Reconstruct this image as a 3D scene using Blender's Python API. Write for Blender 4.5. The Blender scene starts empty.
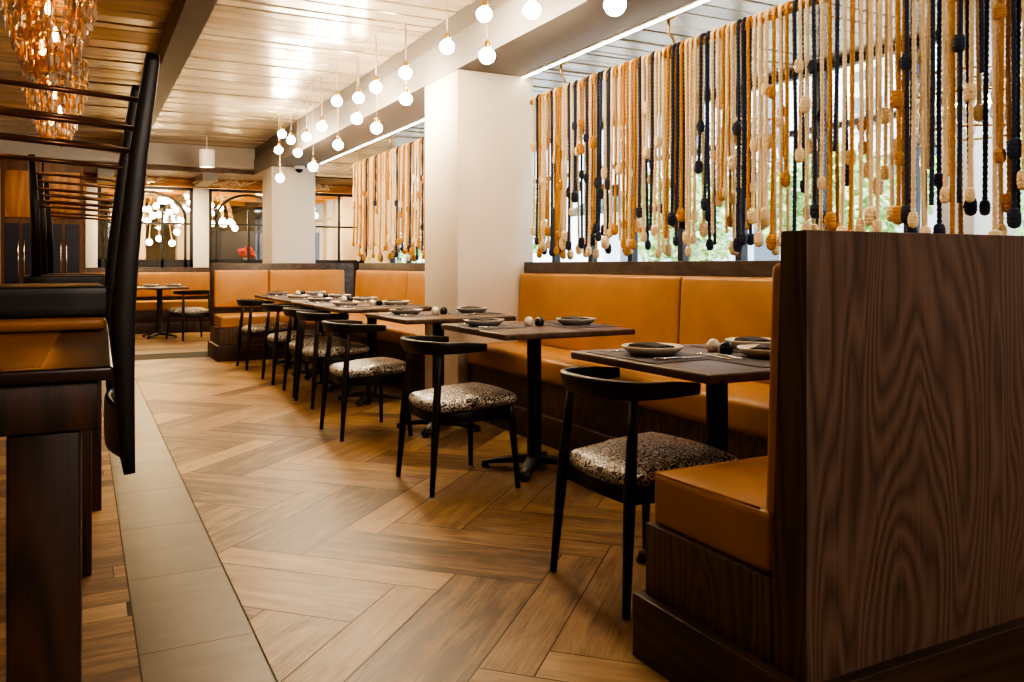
import bpy, bmesh, math, random
from math import sin, cos, pi, radians, atan, sqrt, floor as fl
from mathutils import Vector, Matrix
random.seed(7)
SC = bpy.context.scene
COL = SC.collection

# ------------------------------------------------------------------ materials
def nt(name):
    m = bpy.data.materials.new(name); m.use_nodes = True
    n = m.node_tree.nodes; l = m.node_tree.links
    return m, n, l, n['Principled BSDF']
def setp(b, **k):
    names = dict(col='Base Color', rough='Roughness', metal='Metallic', spec='Specular IOR Level', coat='Coat Weight',
                 coatr='Coat Roughness', trans='Transmission Weight', emit='Emission Color', es='Emission Strength', ior='IOR', sheen='Sheen Weight')
    for a, v in k.items():
        if a in ('col', 'emit') and len(v) == 3: v = (*v, 1)
        b.inputs[names[a]].default_value = v
def ramp(n, pts):
    r = n.new('ShaderNodeValToRGB'); e = r.color_ramp.elements
    while len(e) < len(pts): e.new(0.5)
    for i, (p, c) in enumerate(pts):
        e[i].position = p; e[i].color = (*c, 1)
    return r
def mapping(n, l, scale, src='Object', rot=(0, 0, 0)):
    tc = n.new('ShaderNodeTexCoord'); mp = n.new('ShaderNodeMapping')
    mp.inputs['Scale'].default_value = scale; mp.inputs['Rotation'].default_value = rot
    l.new(tc.outputs[src], mp.inputs['Vector']); return mp
def noise(n, l, vec, scale=1, detail=3, rough=.5, dist=0):
    t = n.new('ShaderNodeTexNoise'); t.inputs['Scale'].default_value = scale; t.inputs['Detail'].default_value = detail
    t.inputs['Roughness'].default_value = rough; t.inputs['Distortion'].default_value = dist
    l.new(vec, t.inputs['Vector']); return t
def math_(n, l, op, a, b=None):
    m = n.new('ShaderNodeMath'); m.operation = op
    for i, v in enumerate((a, b)):
        if v is None: continue
        if isinstance(v, (int, float)): m.inputs[i].default_value = v
        else: l.new(v, m.inputs[i])
    return m.outputs[0]
def mixc(n, l, f, a, b, mode='MIX'):
    m = n.new('ShaderNodeMix'); m.data_type = 'RGBA'; m.blend_type = mode
    for i, v in ((0, f), (6, a), (7, b)):
        if isinstance(v, (int, float)): m.inputs[i].default_value = v
        elif isinstance(v, tuple): m.inputs[i].default_value = (*v, 1)
        else: l.new(v, m.inputs[i])
    return m.outputs[2]
def bump(n, l, b, h, s=.2, d=.01):
    bp = n.new('ShaderNodeBump'); bp.inputs['Strength'].default_value = s; bp.inputs['Distance'].default_value = d
    l.new(h, bp.inputs['Height']); l.new(bp.outputs[0], b.inputs['Normal'])

def plain(name, col, rough=.5, var=.06, metal=0, scale=12, **k):
    m, n, l, b = nt(name)
    mp = mapping(n, l, (1, 1, 1)); t = noise(n, l, mp.outputs[0], scale, 4)
    r = ramp(n, [(.3, tuple(c * (1 - var) for c in col)), (.7, tuple(min(1, c * (1 + var)) for c in col))])
    l.new(t.outputs[0], r.inputs[0]); l.new(r.outputs[0], b.inputs['Base Color'])
    setp(b, rough=rough, metal=metal, **k); return m
def emit(name, col, s):
    m, n, l, b = nt(name); setp(b, col=(0, 0, 0), emit=col, es=s); return m
def wood(name, dark, light, stretch=(3, 3, .55), rings=9, rough=.45, fine=(90, 90, 2.5), spec=.5, coat=0):
    m, n, l, b = nt(name)
    mp = mapping(n, l, stretch); t = noise(n, l, mp.outputs[0], 1, 2, .45, .3)
    r1 = math_(n, l, 'FRACT', math_(n, l, 'MULTIPLY', t.outputs[0], rings))
    tri = math_(n, l, 'ABSOLUTE', math_(n, l, 'SUBTRACT', math_(n, l, 'MULTIPLY', r1, 2), 1))
    mp2 = mapping(n, l, fine); t2 = noise(n, l, mp2.outputs[0], 1, 4, .65)
    mp3 = mapping(n, l, tuple(s * .5 for s in stretch)); t3 = noise(n, l, mp3.outputs[0], 1, 2)
    v = math_(n, l, 'ADD', math_(n, l, 'MULTIPLY', tri, .34), math_(n, l, 'MULTIPLY', t2.outputs[0], .5))
    v = math_(n, l, 'ADD', v, math_(n, l, 'MULTIPLY', t3.outputs[0], .25))
    r = ramp(n, [(.3, dark), (.55, tuple((a + c) / 2 for a, c in zip(dark, light))), (.85, light)])
    l.new(v, r.inputs[0]); l.new(r.outputs[0], b.inputs['Base Color'])
    setp(b, rough=rough, spec=spec, coat=coat, coatr=.25); bump(n, l, b, v, .12, .003); return m
def leather(name, col):
    m, n, l, b = nt(name)
    mp = mapping(n, l, (1, 1, 1)); t = noise(n, l, mp.outputs[0], 5, 4); t2 = noise(n, l, mp.outputs[0], 350, 3)
    r = ramp(n, [(.3, tuple(c * .88 for c in col)), (.7, tuple(c * 1.08 for c in col))])
    l.new(t.outputs[0], r.inputs[0]); l.new(r.outputs[0], b.inputs['Base Color'])
    setp(b, rough=.42, spec=.45); bump(n, l, b, t2.outputs[0], .06, .002); return m
def scroll_fabric(name):
    m, n, l, b = nt(name)
    mp = mapping(n, l, (1, 1, 1)); nz = noise(n, l, mp.outputs[0], 26, 2)
    mv = n.new('ShaderNodeMix'); mv.data_type = 'VECTOR'; mv.inputs[0].default_value = .045
    l.new(mp.outputs[0], mv.inputs[4]); l.new(nz.outputs['Color'], mv.inputs[5])
    vo = n.new('ShaderNodeTexVoronoi'); vo.inputs['Scale'].default_value = 34
    l.new(mv.outputs[1], vo.inputs['Vector'])
    s = math_(n, l, 'SINE', math_(n, l, 'MULTIPLY', vo.outputs['Distance'], 21))
    r = ramp(n, [(.48, (.012, .012, .018)), (.62, (.62, .58, .52))])
    l.new(math_(n, l, 'ADD', math_(n, l, 'MULTIPLY', s, .5), .5), r.inputs[0])
    l.new(r.outputs[0], b.inputs['Base Color']); setp(b, rough=.36, spec=.6); return m
def tile_wood(name, dark, mid, light, rough=.36):
    m, n, l, b = nt(name)
    uv = n.new('ShaderNodeUVMap'); uv.uv_map = 'UVMap'
    mp = n.new('ShaderNodeMapping'); mp.inputs['Scale'].default_value = (2.2, 16, 1); l.new(uv.outputs[0], mp.inputs[0])
    t = noise(n, l, mp.outputs[0], 1, 6, .62, .6)
    mp2 = n.new('ShaderNodeMapping'); mp2.inputs['Scale'].default_value = (7, 110, 1); l.new(uv.outputs[0], mp2.inputs[0])
    t2 = noise(n, l, mp2.outputs[0], 1, 3, .6)
    mp3 = n.new('ShaderNodeMapping'); mp3.inputs['Scale'].default_value = (3, 6, 1); l.new(uv.outputs[0], mp3.inputs[0])
    t3 = noise(n, l, mp3.outputs[0], 1, 4, .7, 1.0)
    at = n.new('ShaderNodeVertexColor'); at.layer_name = 'tint'
    sep = n.new('ShaderNodeSeparateColor'); l.new(at.outputs[0], sep.inputs[0])
    v = math_(n, l, 'ADD', math_(n, l, 'MULTIPLY', t.outputs[0], .55), math_(n, l, 'MULTIPLY', t2.outputs[0], .3))
    v = math_(n, l, 'ADD', v, math_(n, l, 'MULTIPLY', math_(n, l, 'SUBTRACT', sep.outputs[0], .5), .34))
    v = math_(n, l, 'ADD', v, math_(n, l, 'MULTIPLY', math_(n, l, 'SUBTRACT', t3.outputs[0], .5), .3))
    r = ramp(n, [(.24, dark), (.42, mid), (.64, light)])
    l.new(v, r.inputs[0]); l.new(r.outputs[0], b.inputs['Base Color'])
    setp(b, rough=rough, spec=.5); bump(n, l, b, v, .08, .003); return m

M = {}
M['walnut'] = wood('walnut_veneer', (.045, .024, .016), (.15, .09, .063), (3.4, 3.4, .75), 26, .52)
M['walnut_dark'] = wood('walnut_dark', (.014, .007, .004), (.06, .031, .018), (3, 3, .5), 9, .45)
M['plinth'] = wood('walnut_plinth', (.02, .009, .004), (.085, .042, .02), (.6, .6, 5), 6, .45, (3, 3, 90))
M['plinth_y'] = wood('walnut_plinth_long', (.02, .009, .004), (.085, .042, .02), (.6, .6, 5), 6, .45, (90, 3, 90))
M['ledge'] = wood('walnut_ledge', (.024, .014, .01), (.08, .05, .038), (3, 3, 6), 5, .4, (60, 4, 60))
M['tabletop'] = wood('dark_table_wood', (.05, .03, .023), (.15, .09, .062), (5, .8, 5), 5, .36, (80, 4, 80))
M['bar_dark'] = wood('espresso_wood', (.012, .005, .0025), (.085, .032, .014), (7, 7, .6), 7, .5, (70, 70, 3))
M['bar_top'] = wood('espresso_top', (.02, .008, .004), (.075, .028, .012), (1, 6, 6), 5, .3, (4, 70, 70))
M['amber'] = wood('amber_inlay', (.16, .062, .014), (.36, .15, .034), (.7, 6, 6), 5, .26, (4, 60, 60))
M['cabinet'] = wood('honey_panel', (.2, .085, .03), (.42, .2, .075), (4, 4, .5), 6, .4)
M['cabinet_dark'] = wood('brown_frame', (.06, .025, .012), (.16, .07, .03), (4, 4, .5), 5, .45)
M['rod'] = wood('bamboo_rod', (.45, .22, .06), (.72, .42, .15), (4, .6, 4), 4, .45)
M['leather'] = leather('tan_leather', (.41, .2, .06))
M['leather_amber'] = leather('amber_leather', (.42, .17, .035))
M['fabric'] = scroll_fabric('scroll_fabric')
M['black_wood'] = plain('black_stained_wood', (.012, .0075, .005), .42, .15)
M['black_metal'] = plain('black_powder_metal', (.012, .011, .011), .42, .1)
M['steel_black'] = plain('black_steel_frame', (.018, .018, .02), .45, .1)
M['chrome'] = plain('polished_steel', (.7, .68, .64), .18, .03, 1)
M['copper'] = plain('dark_copper', (.2, .1, .05), .3, .1, .7)
M['brass'] = plain('aged_brass', (.55, .36, .14), .3, .1, 1)
M['ceramic'] = plain('cream_ceramic', (.78, .7, .58), .22, .04)
M['ceramic_grey'] = plain('grey_ceramic', (.42, .39, .35), .25, .05)
M['ceramic_black'] = plain('black_ceramic', (.012, .012, .014), .2, .05)
M['napkin'] = plain('charcoal_linen', (.03, .026, .028), .8, .2, scale=60)
M['placemat'] = plain('slate_placemat', (.085, .072, .082), .6, .12, scale=90)
M['plaster'] = plain('warm_plaster', (.74, .665, .57), .6, .03, scale=3)
M['plaster_white'] = plain('white_plaster', (.82, .79, .74), .6, .03, scale=3)
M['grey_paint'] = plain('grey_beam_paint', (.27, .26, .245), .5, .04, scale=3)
M['dark_taupe'] = plain('taupe_soffit', (.19, .175, .165), .5, .04, scale=3)  # darker tone for the upper beam and the soffit
M['beam_steel'] = plain('dark_beam_metal', (.075, .066, .06), .45, .12, .3, scale=4)
M['header'] = plain('grey_header_paint', (.55, .52, .48), .55, .04, scale=3)
M['grout'] = plain('dark_grout', (.07, .045, .028), .8, .1)
M['floor'] = tile_wood('herringbone_wood_tile', (.1, .052, .02), (.255, .15, .066), (.41, .26, .122), .42)
M['threshold'] = plain('dark_threshold_tile', (.035, .025, .018), .75, .15)
M['floor_left'] = tile_wood('plank_floor', (.11, .055, .022), (.26, .145, .06), (.4, .25, .115), .5)
M['tile_grey'] = tile_wood('slate_border_tile', (.04, .027, .018), (.07, .05, .034), (.105, .078, .056), .34)
M['cord'] = plain('tan_cord', (.62, .46, .28), .6, .1)
M['cream_rope'] = plain('cream_rope', (.82, .63, .37), .85, .1, scale=60)
M['mustard_rope'] = plain('mustard_rope', (.5, .235, .045), .85, .14, scale=60)
M['navy_rope'] = plain('navy_rope', (.022, .029, .058), .8, .2, scale=60)
M['bulb'] = emit('glowing_bulb', (1, .8, .55), 150)
M['far_bulb'] = emit('far_glowing_bulb', (1, .78, .48), 26)
M['amber_bulb'] = emit('amber_candle_bulb', (1, .42, .1), 40)
M['led'] = emit('led_tape', (1, .84, .62), 14)
M['lamp_white'] = plain('white_lamp_shade', (.86, .82, .76), .4, .02)
M['red'] = plain('red_petals', (.6, .02, .03), .6, .2)
M['timber'] = wood('orange_timber', (.5, .2, .03), (.82, .42, .09), (.6, 6, 6), 4, .45, (3, 50, 50))
M['branch'] = plain('pale_branch', (.75, .58, .36), .6, .1)
M['cream_wall'] = plain('cream_wall', (.74, .64, .48), .7, .05, scale=2)
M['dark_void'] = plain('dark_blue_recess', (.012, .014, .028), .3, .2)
M['out_white'] = plain('white_render', (.85, .86, .88), .8, .03, scale=1)
M['out_ground'] = plain('pale_pavement', (.6, .6, .6), .8, .08, scale=2)
M['out_green'] = plain('dark_green_canvas', (.03, .07, .06), .7, .1)
M['out_glass'] = plain('grey_window_glass', (.16, .2, .25), .2, .1)
M['bark'] = plain('grey_bark', (.15, .11, .08), .9, .2)
def ceilmat():
    m, n, l, b = nt('glossy_ceiling_plank')
    at = n.new('ShaderNodeVertexColor'); at.layer_name = 'tint'
    mp = mapping(n, l, (.8, 9, 1)); t = noise(n, l, mp.outputs[0], 1, 4)
    r = ramp(n, [(.3, (.58, .5, .39)), (.7, (.72, .64, .52))]); l.new(t.outputs[0], r.inputs[0])
    l.new(mixc(n, l, .75, r.outputs[0], at.outputs[0], 'MULTIPLY'), b.inputs['Base Color'])
    setp(b, rough=.24, spec=.8, metal=.25); return m
M['ceiling'] = ceilmat()
def leafmat():
    m, n, l, b = nt('bright_leaves'); mp = mapping(n, l, (1, 1, 1)); t = noise(n, l, mp.outputs[0], 6, 4)
    r = ramp(n, [(.3, (.2, .36, .1)), (.7, (.6, .78, .34))]); l.new(t.outputs[0], r.inputs[0]); l.new(r.outputs[0], b.inputs['Base Color'])
    setp(b, rough=.6); return m
M['leaf'] = leafmat()
def glassmat(name, tint=(1, 1, 1), f=.07):
    m, n, l, b = nt(name); n.remove(b)
    tr = n.new('ShaderNodeBsdfTransparent'); tr.inputs[0].default_value = (*tint, 1)
    g = n.new('ShaderNodeBsdfGlossy'); g.inputs['Roughness'].default_value = .03
    mx = n.new('ShaderNodeMixShader'); mx.inputs[0].default_value = f
    l.new(tr.outputs[0], mx.inputs[1]); l.new(g.outputs[0], mx.inputs[2]); l.new(mx.outputs[0], n['Material Output'].inputs[0]); return m
M['pane'] = glassmat('window_pane', (.97, .99, 1))
M['pane_in'] = glassmat('partition_pane', (.96, .95, .92), .06)
def crystalmat(name, col):
    m, n, l, b = nt(name); setp(b, col=col, rough=.12, trans=.55, spec=.9, ior=1.5, metal=0); return m
M['crystal'] = crystalmat('smoky_crystal', (.62, .5, .42))
M['crystal_amber'] = crystalmat('amber_crystal', (.85, .42, .12))
M['crystal_clear'] = crystalmat('clear_crystal', (.9, .88, .85))

# ------------------------------------------------------------------ mesh builder
class MB:
    def __init__(s): s.v = []; s.f = []; s.sm = []; s.mi = []
    def add(s, v, f, smooth=True, mi=0):
        o = len(s.v); s.v += [tuple(p) for p in v]; s.f += [tuple(i + o for i in q) for q in f]
        s.sm += [smooth] * len(f); s.mi += [mi] * len(f); return s
    def box(s, a, b, smooth=False, bev=0, mi=0):
        x0, y0, z0 = a; x1, y1, z1 = b
        if bev: return s.rbox(a, b, bev, 0, 2, mi=mi)
        v = [(x0, y0, z0), (x1, y0, z0), (x1, y1, z0), (x0, y1, z0), (x0, y0, z1), (x1, y0, z1), (x1, y1, z1), (x0, y1, z1)]
        return s.add(v, [(0, 3, 2, 1), (4, 5, 6, 7), (0, 1, 5, 4), (1, 2, 6, 5), (2, 3, 7, 6), (3, 0, 4, 7)], smooth, mi)
    def rbox(s, a, b, r, bulge=0, n=4, k=3, mi=0, fn=None):
        """rounded box; bulge = (bx,by,bz) outward puff of the faces"""
        if not isinstance(bulge, tuple): bulge = (bulge,) * 3
        ax = []
        for i in range(3):
            L = b[i] - a[i]; rr = min(r, L / 2 - 1e-5)
            e = [rr * (1 - cos(pi / 2 * j / k)) for j in range(k + 1)]
            mid = [rr + (L - 2 * rr) * j / n for j in range(1, n)]
            ax.append([a[i] + t for t in e + mid] + [b[i] - t for t in reversed(e)])
        N = [len(t) - 1 for t in ax]; idx = {}; V = []
        def P(i, j, m):
            key = (i, j, m)
            if key in idx: return idx[key]
            p = [ax[0][i], ax[1][j], ax[2][m]]; q = []; d = []
            for t in range(3):
                rr = min(r, (b[t] - a[t]) / 2 - 1e-5)
                c = min(max(p[t], a[t] + rr), b[t] - rr); q.append(c); d.append(p[t] - c)
            ln = sqrt(sum(x * x for x in d))
            if ln > 1e-9:
                mx = max(abs(x) for x in d); tgt = r if ln > 1e-9 else 0
                d = [x / ln * min(tgt, r) * (mx / r if mx < r * .999 else 1) for x in d]
            p = [q[t] + d[t] for t in range(3)]
            u = [2 * (p[t] - a[t]) / (b[t] - a[t]) - 1 for t in range(3)]
            for t in range(3):
                if bulge[t]:
                    o = [w for w in range(3) if w != t]
                    p[t] += bulge[t] * u[t] * (1 - u[o[0]] ** 2) * (1 - u[o[1]] ** 2)
            if fn: p = fn(p)
            idx[key] = len(V); V.append(tuple(p)); return idx[key]
        F = []
        for t, o1, o2 in ((0, 1, 2), (1, 2, 0), (2, 0, 1)):
            for side in (0, N[t]):
                for i in range(N[o1]):
                    for j in range(N[o2]):
                        q = []
                        for di, dj in ((0, 0), (1, 0), (1, 1), (0, 1)):
                            c = [0, 0, 0]; c[t] = side; c[o1] = i + di; c[o2] = j + dj; q.append(P(*c))
                        F.append(tuple(q) if side else tuple(reversed(q)))
        return s.add(V, F, True, mi)
    def tube(s, pts, rad, n=8, cap=True, smooth=True, mi=0):
        pts = [Vector(p) for p in pts]
        if not isinstance(rad, (list, tuple)): rad = [rad] * len(pts)
        V = []; F = []; up = None
        for i, p in enumerate(pts):
            t = (pts[min(i + 1, len(pts) - 1)] - pts[max(i - 1, 0)]).normalized()
            if up is None:
                up = Vector((0, 0, 1)) if abs(t.z) < .9 else Vector((1, 0, 0))
            a = (up - t * up.dot(t)).normalized(); up = a; c = t.cross(a)
            for k in range(n):
                g = 2 * pi * k / n; V.append(p + (a * cos(g) + c * sin(g)) * rad[i])
        for i in range(len(pts) - 1):
            for k in range(n):
                k2 = (k + 1) % n; F.append((i * n + k, i * n + k2, (i + 1) * n + k2, (i + 1) * n + k))
        if cap: F += [tuple(reversed(range(n))), tuple(range((len(pts) - 1) * n, len(pts) * n))]
        return s.add(V, F, smooth, mi)
    def sweep(s, pts, ups, wh, ex=3.2, n=14):
        """superellipse section; pts path, wh list of (half side, half up)"""
        pts = [Vector(p) for p in pts]; V = []; F = []
        for i, p in enumerate(pts):
            t = (pts[min(i + 1, len(pts) - 1)] - pts[max(i - 1, 0)]).normalized()
            u = Vector(ups[i] if isinstance(ups, list) else ups); sd = t.cross(u).normalized(); u = sd.cross(t).normalized()
            for k in range(n):
                g = 2 * pi * k / n; c, q = cos(g), sin(g)
                x = math.copysign(abs(c) ** (2 / ex), c); y = math.copysign(abs(q) ** (2 / ex), q)
                V.append(p + sd * x * wh[i][0] + u * y * wh[i][1])
        for i in range(len(pts) - 1):
            for k in range(n):
                k2 = (k + 1) % n; F.append((i * n + k, i * n + k2, (i + 1) * n + k2, (i + 1) * n + k))
        F += [tuple(reversed(range(n))), tuple(range((len(pts) - 1) * n, len(pts) * n))]
        return s.add(V, F, True)
    def lathe(s, prof, c=(0, 0, 0), n=24, mi=0):
        V = []; F = []; m = len(prof)
        for k in range(n):
            g = 2 * pi * k / n
            for r, z in prof: V.append((c[0] + r * cos(g), c[1] + r * sin(g), c[2] + z))
        for k in range(n):
            k2 = (k + 1) % n
            for i in range(m - 1):
                if prof[i][0] < 1e-6 and prof[i + 1][0] < 1e-6: continue
                F.append((k * m + i, k2 * m + i, k2 * m + i + 1, k * m + i + 1))
        return s.add(V, F, True, mi)
    def prism(s, poly, z0, z1, mi=0):
        n = len(poly); V = [(x, y, z0) for x, y in poly] + [(x, y, z1) for x, y in poly]
        F = [tuple(reversed(range(n))), tuple(range(n, 2 * n))] + [(i, (i + 1) % n, n + (i + 1) % n, n + i) for i in range(n)]
        return s.add(V, F, False, mi)
    def ball(s, c, r, n=12, m=8, sc=(1, 1, 1), mi=0):
        prof = [(max(r * sin(pi * i / m), 0), -r * cos(pi * i / m) * sc[2]) for i in range(m + 1)]
        return s.lathe(prof, c, n, mi)
    def build(s, name, mat, parent=None, loc=(0, 0, 0)):
        me = bpy.data.meshes.new(name); me.from_pydata(s.v, [], s.f)
        me.polygons.foreach_set('use_smooth', s.sm)
        mats = mat if isinstance(mat, (list, tuple)) else [mat]
        for q in mats: me.materials.append(M[q])
        if len(mats) > 1: me.polygons.foreach_set('material_index', s.mi)
        me.update(); 
        if any(s.sm) and not all(s.sm): pass
        o = bpy.data.objects.new(name, me); COL.objects.link(o); o.location = loc
        if parent is not None: o.parent = parent
        return o
def clean(o, d=1e-5):
    bm = bmesh.new(); bm.from_mesh(o.data); bmesh.ops.remove_doubles(bm, verts=bm.verts, dist=d)
    bmesh.ops.recalc_face_normals(bm, faces=bm.faces); bm.to_mesh(o.data); bm.free(); return o

def tag(o, label, cat, group=None):
    o['label'] = label; o['category'] = cat
    if group: o['group'] = group
    return o
def thing(name, label, cat, loc=(0, 0, 0), rz=0, group=None):
    o = bpy.data.objects.new(name, None); COL.objects.link(o); o.location = loc; o.rotation_euler = (0, 0, rz)
    o.empty_display_size = .1
    return tag(o, label, cat, group)
def dup(o, parent=None):
    c = o.copy(); COL.objects.link(c)
    if parent is not None: c.parent = parent
    for ch in list(o.children): dup(ch, c)
    return c
def struct(o): o['kind'] = 'structure'; return o
ORD = ['first', 'second', 'third', 'fourth', 'fifth', 'sixth', 'seventh', 'eighth', 'ninth', 'tenth', 'eleventh', 'twelfth', 'thirteenth',
       'fourteenth', 'fifteenth', 'sixteenth', 'seventeenth', 'eighteenth', 'nineteenth', 'twentieth']
def ordn(i):
    if i < 20: return ORD[i]
    k = i + 1; tens = ['', '', 'twenty', 'thirty', 'forty', 'fifty'][k // 10]
    tt = {'twenty': 'twentieth', 'thirty': 'thirtieth', 'forty': 'fortieth', 'fifty': 'fiftieth'}
    return tt[tens] if k % 10 == 0 else tens + '-' + ORD[k % 10 - 1]

# ------------------------------------------------------------------ camera (level, downward lens shift)
H = 1.07; F = 830.0; TH = atan(430 / F)
cd = bpy.data.cameras.new('camera'); cam = bpy.data.objects.new('camera', cd); COL.objects.link(cam)
cam.location = (0, 0, H); cam.rotation_euler = (pi / 2, 0, -TH)
cd.sensor_width = 36; cd.lens = F / 1024 * 36; cd.shift_y = -76 / 1024; cd.clip_start = .05; cd.clip_end = 200
SC.camera = cam

# ------------------------------------------------------------------ floors
def tilemesh(name, polys, z, mat, grout_rect=None):
    """polys: list of (corner list, uv function, tint)"""
    V = []; Fc = []; UV = []; T = []
    for pts, uvf, t in polys:
        o = len(V); V += [(x, y, z) for x, y in pts]; Fc.append(tuple(range(o, o + len(pts))))
        UV += [uvf(x, y) for x, y in pts]; T += [t] * len(pts)
    nt_ = len(Fc)
    if grout_rect:
        x0, y0, x1, y1 = grout_rect; o = len(V)
        zz = z - .0015
        V += [(x0, y0, zz), (x1, y0, zz), (x1, y1, zz), (x0, y1, zz)]
        Fc.append((o, o + 1, o + 2, o + 3)); UV += [(0, 0)] * 4; T += [.5] * 4
    me = bpy.data.meshes.new(name); me.from_pydata(V, [], Fc)
    uv = me.uv_layers.new(name='UVMap'); ca = me.color_attributes.new('tint', 'FLOAT_COLOR', 'CORNER')
    fu = []; fc = []
    for p in me.polygons:
        for vi in p.vertices: fu += UV[vi]; fc += [T[vi]] * 3 + [1]
    me.uv_layers['UVMap'].data.foreach_set('uv', fu); me.color_attributes['tint'].data.foreach_set('color', fc)
    me.materials.append(M[mat]); me.materials.append(M['grout'])
    if grout_rect: me.polygons[nt_].material_index = 1
    bm = bmesh.new(); bm.from_mesh(me); bm.normal_update()
    for f in bm.faces:
        if f.normal.z < 0: f.normal_flip()
    bm.to_mesh(me); bm.free()
    o = bpy.data.objects.new(name, me); COL.objects.link(o); return struct(o)
def clip(poly, x0, y0, x1, y1):
    for ax, lim, sg in ((0, x0, 1), (0, x1, -1), (1, y0, 1), (1, y1, -1)):
        out = []
        for i in range(len(poly)):
            p, q = poly[i], poly[(i + 1) % len(poly)]
            a, b = (p[ax] - lim) * sg, (q[ax] - lim) * sg
            if a >= 0: out.append(p)
            if a * b < 0:
                t = a / (a - b); out.append((p[0] + t * (q[0] - p[0]), p[1] + t * (q[1] - p[1])))
        poly = out
        if len(poly) < 3: return None
    return poly
W_, L_ = .4572, .9144; R2 = sqrt(2); BX0, BX1 = .137, .444
polys = []; g = .0019
for i in range(-60, 60):
    for j in range(-14, 18):
        oa, ob = i * W_ + j * L_, -i * W_ + j * L_
        for a0, a1, b0, b1, al in ((2.225, 2.53, 1.21, 1.21 + L_, 1), (2.53, 2.6822, 1.055, 1.055 + L_, 1),
                                   (2.53 - L_, 2.53, 1.055, 1.21, 0), (2.6822 - L_, 2.6822, .7528, 1.055, 0)):
            A0, A1, B0, B1 = a0 + oa + g, a1 + oa - g, b0 + ob + g, b1 + ob - g
            cx, cy = (A0 + A1 - B0 - B1) / 2 / R2, (A0 + A1 + B0 + B1) / 2 / R2
            if not (-.6 < cx < 5.4 and -3.6 < cy < 15.4): continue
            P4 = [((a - b) / R2, (a + b) / R2) for a, b in ((A0, B0), (A1, B0), (A1, B1), (A0, B1))]
            P4 = clip(P4, BX1 + .003, -3, 4.6, 10.2)
            if not P4: continue
            ru, rv = random.uniform(0, 50), random.uniform(0, 50)
            def uvf(x, y, al=al, ru=ru, rv=rv):
                a, b = (x + y) / R2, (y - x) / R2
                return ((b if al else a) + ru, (a if al else b) + rv)
            polys.append((P4, uvf, random.random()))
tilemesh('floor', polys, 0, 'floor', (BX1 - .002, -3, 4.6, 10.2))
polys = []
y = 2.491 - 9 * .6
while y < 10.2:
    a = clip([(BX0 + .002, y + .002), (BX1 - .002, y + .002), (BX1 - .002, y + .598), (BX0 + .002, y + .598)], -9, -3, 9, 10.2); 
    if a:
        ru = random.uniform(0, 50)
        polys.append((a, (lambda x, yy, ru=ru: (x * .8 + ru, yy * .25 + ru)), random.uniform(.35, .65)))
    y += .6
tilemesh('floor_border', polys, 0, 'tile_grey', (BX0, -3, BX1, 10.2))
polys = []; y = -3
while y < 10.2:
    x = -5 + random.uniform(0, .8)
    xs = [-5] 
    while x < BX0: xs.append(x); x += random.choice((.9, 1.2, .7))
    xs.append(BX0)
    for a, b in zip(xs[:-1], xs[1:]):
        if b - a < .02: continue
        ru = random.uniform(0, 50)
        polys.append(([(a + .001, y + .001), (b - .002, y + .001), (b - .002, y + .119), (a + .001, y + .119)], (lambda p, q, ru=ru: (p + ru, q + ru)), random.random()))
    y += .1205
tilemesh('floor_planks', polys, 0, 'floor_left', (-5, -3, BX0, 10.2))
# threshold band of dark tiles, then the room beyond
polys = [([(x + .002, y0 + .002), (x + .598, y0 + .002), (x + .598, y0 + .33), (x + .002, y0 + .33)], (lambda p, q, r=x: (p + r, q * .3 + r)), .1)
         for x in [-5 + .6 * k for k in range(16)] for y0 in (10.2, 10.533)]
tilemesh('floor_threshold', polys, 0, 'threshold', (-5, 10.2, 4.6, 10.866))
polys = []
for k in range(35):
    y = 10.866 + k * .15
    for j in range(9):
        x = -5 + j * 1.2 + (k % 3) * .4 - .4; ru = random.uniform(0, 40)
        q = clip([(x + .002, y + .002), (x + 1.198, y + .002), (x + 1.198, y + .148), (x + .002, y + .148)], -5, 0, 4.6, 16)
        if q: polys.append((q, (lambda p, r, ru=ru: (p + ru, r + ru)), random.random()))
tilemesh('floor_far', polys, 0, 'floor', (-5, 10.866, 4.6, 16))
struct(MB().box((-5, 16, -.05), (4.6, 22, -.001)).build('floor_back_room', 'floor_left'))

# ------------------------------------------------------------------ shell
CZ = 2.89; HY = 13.4
def planks(name, x0, x1, y0, y1, z, w):
    V = []; Fc = []; T = []; y = y0
    while y < y1:
        ww = random.choice((w, w, w * .55, w * 1.5)); e = min(y + ww - .018, y1)
        if e - y > .02:
            t = random.uniform(.62, 1.0); dz = random.uniform(-.006, .004); tl = random.uniform(-.006, .006); o = len(V)
            prof = [(y, z + .03), (y, z + dz + .004), (y + .006, z + dz), (e - .006, z + dz + tl), (e, z + dz + tl + .004), (e, z + .03)]
            for x in (x0, x1): V += [(x, yy, zz) for yy, zz in prof]
            for k in range(5): Fc.append((o + k, o + k + 1, o + 7 + k, o + 6 + k)); T.append(t)
        y += ww
    o = len(V); V += [(x0, y0, z + .03), (x1, y0, z + .03), (x1, y1, z + .03), (x0, y1, z + .03)]; Fc.append((o, o + 1, o + 2, o + 3)); T.append(.22)
    me = bpy.data.meshes.new(name); me.from_pydata(V, [], Fc)
    ca = me.color_attributes.new('tint', 'FLOAT_COLOR', 'CORNER')
    for p in me.polygons:
        for li in p.loop_indices: ca.data[li].color = (T[p.index], T[p.index] * .98, T[p.index] * .95, 1)
    me.materials.append(M['ceiling']); ob = bpy.data.objects.new(name, me); COL.objects.link(ob); return struct(ob)
planks('ceiling', -5, 2.40, -3, HY, CZ, .15)
planks('ceiling_aisle', 2.98, 4.6, -3, HY, 2.5, .16)
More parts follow.
